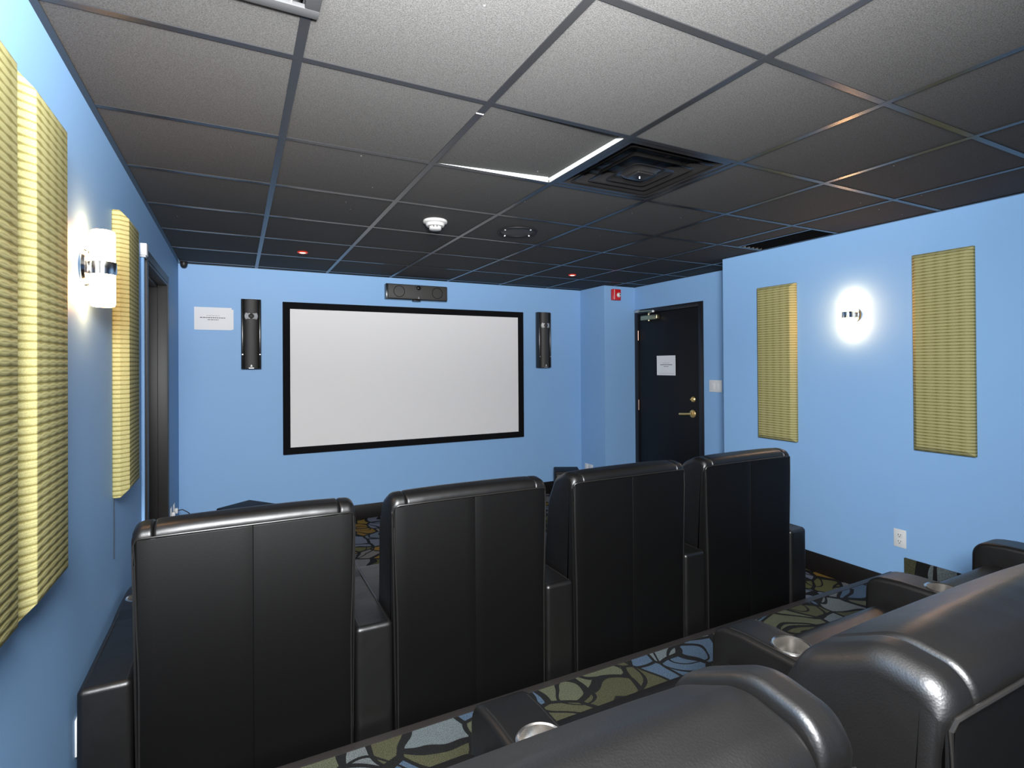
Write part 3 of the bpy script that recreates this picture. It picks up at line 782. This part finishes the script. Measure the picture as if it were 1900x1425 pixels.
# ceiling speaker
sp = empty('ceiling_speaker', (1.675, 3.195, H)); tag(sp, 'round black ceiling speaker with four bright screws', 'ceiling speaker')
b = bmesh.new(); lathe(b, [(0.128, 0.004), (0.134, 0.0), (0.132, -0.006), (0.120, -0.008), (0.114, -0.004), (0.112, 0.004)], Matrix.Identity(4), 48)
obj('trim_ring', b, M['sub'], sp, True)
b = bmesh.new(); lathe(b, [(0, -0.003), (0.06, -0.0028), (0.113, -0.001), (0.113, 0.003), (0, 0.003)], Matrix.Identity(4), 48)
obj('grille', b, M['grille'], sp, True)
for a in (20, 110, 200, 290):
    b = bmesh.new(); lathe(b, [(0, -0.011), (0.004, -0.0105), (0.006, -0.008), (0.006, -0.003), (0, -0.003)], Matrix.Translation((0.118*math.cos(math.radians(a)), 0.118*math.sin(math.radians(a)), 0)), 12)
    obj('screw', b, M['white'], sp, True)

# smoke detector
sd = empty('smoke_detector', (1.092, 3.175, H)); tag(sd, 'white round smoke detector on the ceiling', 'smoke detector')
b = bmesh.new(); lathe(b, [(0, 0.003), (0.072, 0.003), (0.075, -0.004), (0.073, -0.012), (0.058, -0.018), (0.056, -0.030), (0.052, -0.034), (0.036, -0.035), (0, -0.035)], Matrix.Identity(4), 40)
obj('base', b, M['detector'], sd, True)
b = bmesh.new(); lathe(b, [(0.030, -0.035), (0.030, -0.044), (0.0, -0.044)], Matrix.Identity(4), 40)
obj('vent_gap', b, M['fix'], sd, True)
for i in range(10):
    a = 2*PI*i/10
    b = bmesh.new(); box(b, 0.028, 0.036, -0.006, 0.006, -0.045, -0.034)
    o = obj('fin', b, M['detector'], sd); o.rotation_euler.z = a
b = bmesh.new(); lathe(b, [(0, -0.044), (0.038, -0.044), (0.037, -0.052), (0.031, -0.057), (0, -0.058)], Matrix.Identity(4), 40)
obj('cap', b, M['detector'], sd, True)

# two tiny red-glowing downlights
for x, lab in ((0.46, 'small glowing red downlight in the ceiling, above the left wall speaker'), (2.972, 'small glowing red downlight in the ceiling near the right wall speaker')):
    e = empty('downlight', (x, 4.497, H)); tag(e, lab, 'downlight', 'glowing downlights near the screen wall')
    b = bmesh.new(); lathe(b, [(0.026, 0.004), (0.037, 0.003), (0.039, -0.003), (0.034, -0.007), (0.026, -0.006)], Matrix.Identity(4), 28)
    obj('trim_ring', b, M['bulb_rim'], e, True)
    b = bmesh.new(); lathe(b, [(0, -0.008), (0.018, -0.007), (0.026, -0.003), (0.026, 0.003), (0, 0.003)], Matrix.Identity(4), 28)
    obj('lamp', b, M['bulb'], e, True)

# ------------------------------------------------------------------ recliners
AW, SWD = 0.14, 0.655      # arm width, seat width
def make_recliner(fl):
    root = empty('theater_recliner')
    L_ = M['leather']; hw = SWD/2
    bx('plinth', M['black'], root, -hw+0.01, hw-0.01, 0.06, 0.84, 0.0, 0.06)
    prof = round_poly([(0.008, 0.07, 0.01), (0.008, 0.95, 0.10), (-0.006, 0.990, 0.045), (0.012, 1.018, 0.045), (0.075, 1.027, 0.07), (0.165, 0.982, 0.08), (0.225, 0.86, 0.2), (0.265, 0.66, 0.2), (0.30, 0.44, 0.06), (0.24, 0.33, 0.06), (0.11, 0.30, 0.05), (0.10, 0.07, 0.01)], 8)
    bw = 0.056
    def crown(x, z):
        return 0.0 if z < 0.9 else -0.008*(abs(x)/hw)**3
    def flare(bm_):       # the back is a little wider above the armrests
        for v in bm_.verts:
            t = min(1, max(0, (v.co.z-0.50)/0.40)); v.co.x *= 1 + fl*t*t*(3-2*t)
        return bm_
    def square(q, p):     # no rounding on the rear face below the roll
        if q.x > 0.06: return p
        t = min(1, max(0, (q.y-0.955)/0.05))
        return Vector((q.x*(1-t)+p.x*t, p.y))
    bm = bmesh.new(); loft_x(bm, prof, -hw+bw+0.001, hw-bw-0.001, 0.009, 0.009, crown=crown)
    back = obj('backrest', flare(bm), L_, root, True, 50)
    for s in (-1, 1):
        bm = bmesh.new()
        if s < 0: loft_x(bm, prof, -hw+0.002, -hw+bw, 0.026, 0.009, n=7, crown=crown, square=square)
        else: loft_x(bm, prof, hw-bw, hw-0.002, 0.009, 0.026, n=7, crown=crown, square=square)
        obj('back_bolster', flare(bm), L_, root, True, 50)
        bm = bmesh.new()      # rear vinyl panel, two halves meeting at the middle seam
        pr = round_poly([(-0.002, 0.08, 0.003), (-0.002, 0.979, 0.006), (0.022, 0.979, 0.003), (0.022, 0.08, 0.003)], 3)
        a, b_ = (-hw+0.008, 0.0) if s < 0 else (0.0, hw-0.008)
        loft_x(bm, pr, a, b_, 0.010 if s < 0 else 0.0015, 0.0015 if s < 0 else 0.010, n=3)
        obj('back_panel', flare(bm), M['vinyl'], root, True, 50)
    bm = bmesh.new()
    side = [(-hw+0.010, -0.0005, z) for z in (0.09, 0.3, 0.5, 0.53, 0.56, 0.59, 0.7, 0.9, 0.966)]
    path = side + [(-hw+0.014, -0.003, 0.977), (-hw+0.03, -0.006, 0.981)] + [(x, -0.0075, 0.982) for x in (-0.2, 0, 0.2)] + [(hw-0.03, -0.006, 0.981), (hw-0.014, -0.003, 0.977)] + [(-x, y, z) for x, y, z in side[::-1]]
    tube(bm, path, 0.0028, 8)
    obj('piping', flare(bm), M['piping'], root, True)
    bm = bmesh.new(); pr = round_poly([(0.22, 0.26, 0.03), (0.22, 0.45, 0.05), (0.88, 0.475, 0.07), (0.895, 0.30, 0.05), (0.8, 0.26, 0.03)], 5)
    loft_x(bm, pr, -hw+0.004, hw-0.004, 0.03, 0.03)
    obj('seat_cushion', bm, L_, root, True, 50)
    bm = bmesh.new(); pr = round_poly([(0.84, 0.08, 0.01), (0.84, 0.28, 0.01), (0.905, 0.29, 0.03), (0.905, 0.08, 0.02)], 5)
    loft_x(bm, pr, -hw+0.004, hw-0.004, 0.02, 0.02)
    obj('footrest', bm, L_, root, True, 50)
    return root

def arm_mesh():
    bm = bmesh.new()
    prof = round_poly([(0.0, 0.02, 0.01), (0.0, 0.552, 0.018), (0.50, 0.550, 0.15), (0.575, 0.557, 0.10), (0.68, 0.559, 0.3), (0.80, 0.558, 0.25), (0.915, 0.545, 0.085), (0.925, 0.02, 0.02)], 9)
    loft_x(bm, prof, -AW/2+0.001, AW/2-0.001, 0.018, 0.018)
    me = mesh_from(bm, 'armrest'); tmp = bpy.data.objects.new('tmp_arm', me); COL.objects.link(tmp)
    b2 = bmesh.new(); lathe(b2, [(0, 0.490), (0.0475, 0.490), (0.0475, 0.7), (0, 0.7)], Matrix.Translation((0, 0.692, 0)), 40)
    cut = bpy.data.objects.new('tmp_cut', mesh_from(b2, 'cut')); COL.objects.link(cut)
    md = tmp.modifiers.new('b', 'BOOLEAN'); md.operation = 'DIFFERENCE'; md.object = cut; md.solver = 'EXACT'
    dg = bpy.context.evaluated_depsgraph_get()
    out = bpy.data.meshes.new_from_object(tmp.evaluated_get(dg)); out.name = 'armrest'
    bpy.data.objects.remove(tmp); bpy.data.objects.remove(cut)
    for p in out.polygons: p.use_smooth = True
    out.set_sharp_from_angle(angle=math.radians(40))
    out.materials.clear(); out.materials.append(M['leather'])
    return out
ARM = arm_mesh()
bm = bmesh.new()
lathe(bm, [(0, 0.516), (0.036, 0.517), (0.0445, 0.524), (0.0455, 0.575), (0.0460, 0.590), (0.050, 0.5925), (0.0535, 0.590), (0.0535, 0.587), (0.047, 0.586), (0.0468, 0.514), (0, 0.514)], Matrix.Identity(4), 40)
CUP = mesh_from(bm, 'cup_holder', True); CUP.materials.append(M['steel'])
bm = bmesh.new()
for s in (-1, 1):
    tube(bm, [(s*(AW/2-0.016), y, z) for y, z in ((0.012, 0.551), (0.25, 0.5525), (0.45, 0.5515), (0.53, 0.553), (0.59, 0.5555), (0.68, 0.5575), (0.80, 0.556), (0.85, 0.551))], 0.0022, 6)
SEAM = mesh_from(bm, 'seam', True); SEAM.materials.append(M['piping'])
def add_arm(root, x):
    a = new_obj('armrest', ARM, None, root); a.location.x = x
    c = new_obj('cup_holder', CUP, None, a); c.location.y = 0.692; c.location.z = -0.0295; c['label'] = 'stainless cup holder'
    new_obj('seam', SEAM, None, a)
    return a

protos = {}
def recliner(x, y, z, label, group, pitchx, left=False):
    if group not in protos:
        o = protos[group] = make_recliner(0.036 if 'front' in group else 0.0)
    else: o = copy_tree(protos[group])
    o.location = (x, y, z); tag(o, label, 'recliner', group)
    return o
FP, RP = 0.8065, 0.798
fnames = ['black leather recliner at the left end of the front row',
          'black leather recliner second from the left in the front row',
          'black leather front-row recliner third from the left, below the black door',
          'black leather recliner at the right end of the front row']
rnames = ['black leather recliner in the rear row nearest the camera, at the bottom edge',
          'black leather recliner in the rear row at the lower right corner',
          'rear-row black recliner showing only an armrest with cup holder, lower right of the outlet',
          'rear-row black recliner showing only a rounded armrest at the right picture edge']
rows = []
for k in range(4): rows.append((recliner(-0.357+FP*(k+0.5), 2.012, 0.0, fnames[k], 'front row of recliners', FP), FP, k))
for k in range(4): rows.append((recliner(0.560-RP+RP*(k+0.5), 0.285, RZ, rnames[k], 'rear row of recliners', RP), RP, k))
for c in rows[4][0].children:          # the nearest back is plumped a little higher
    if c.name.startswith(('back', 'piping')): c.scale.z = 1.022 if 'bolster' in c.name else 1.010
for o, p, k in rows:
    add_arm(o, p/2)
    if k == 0: add_arm(o, -p/2)
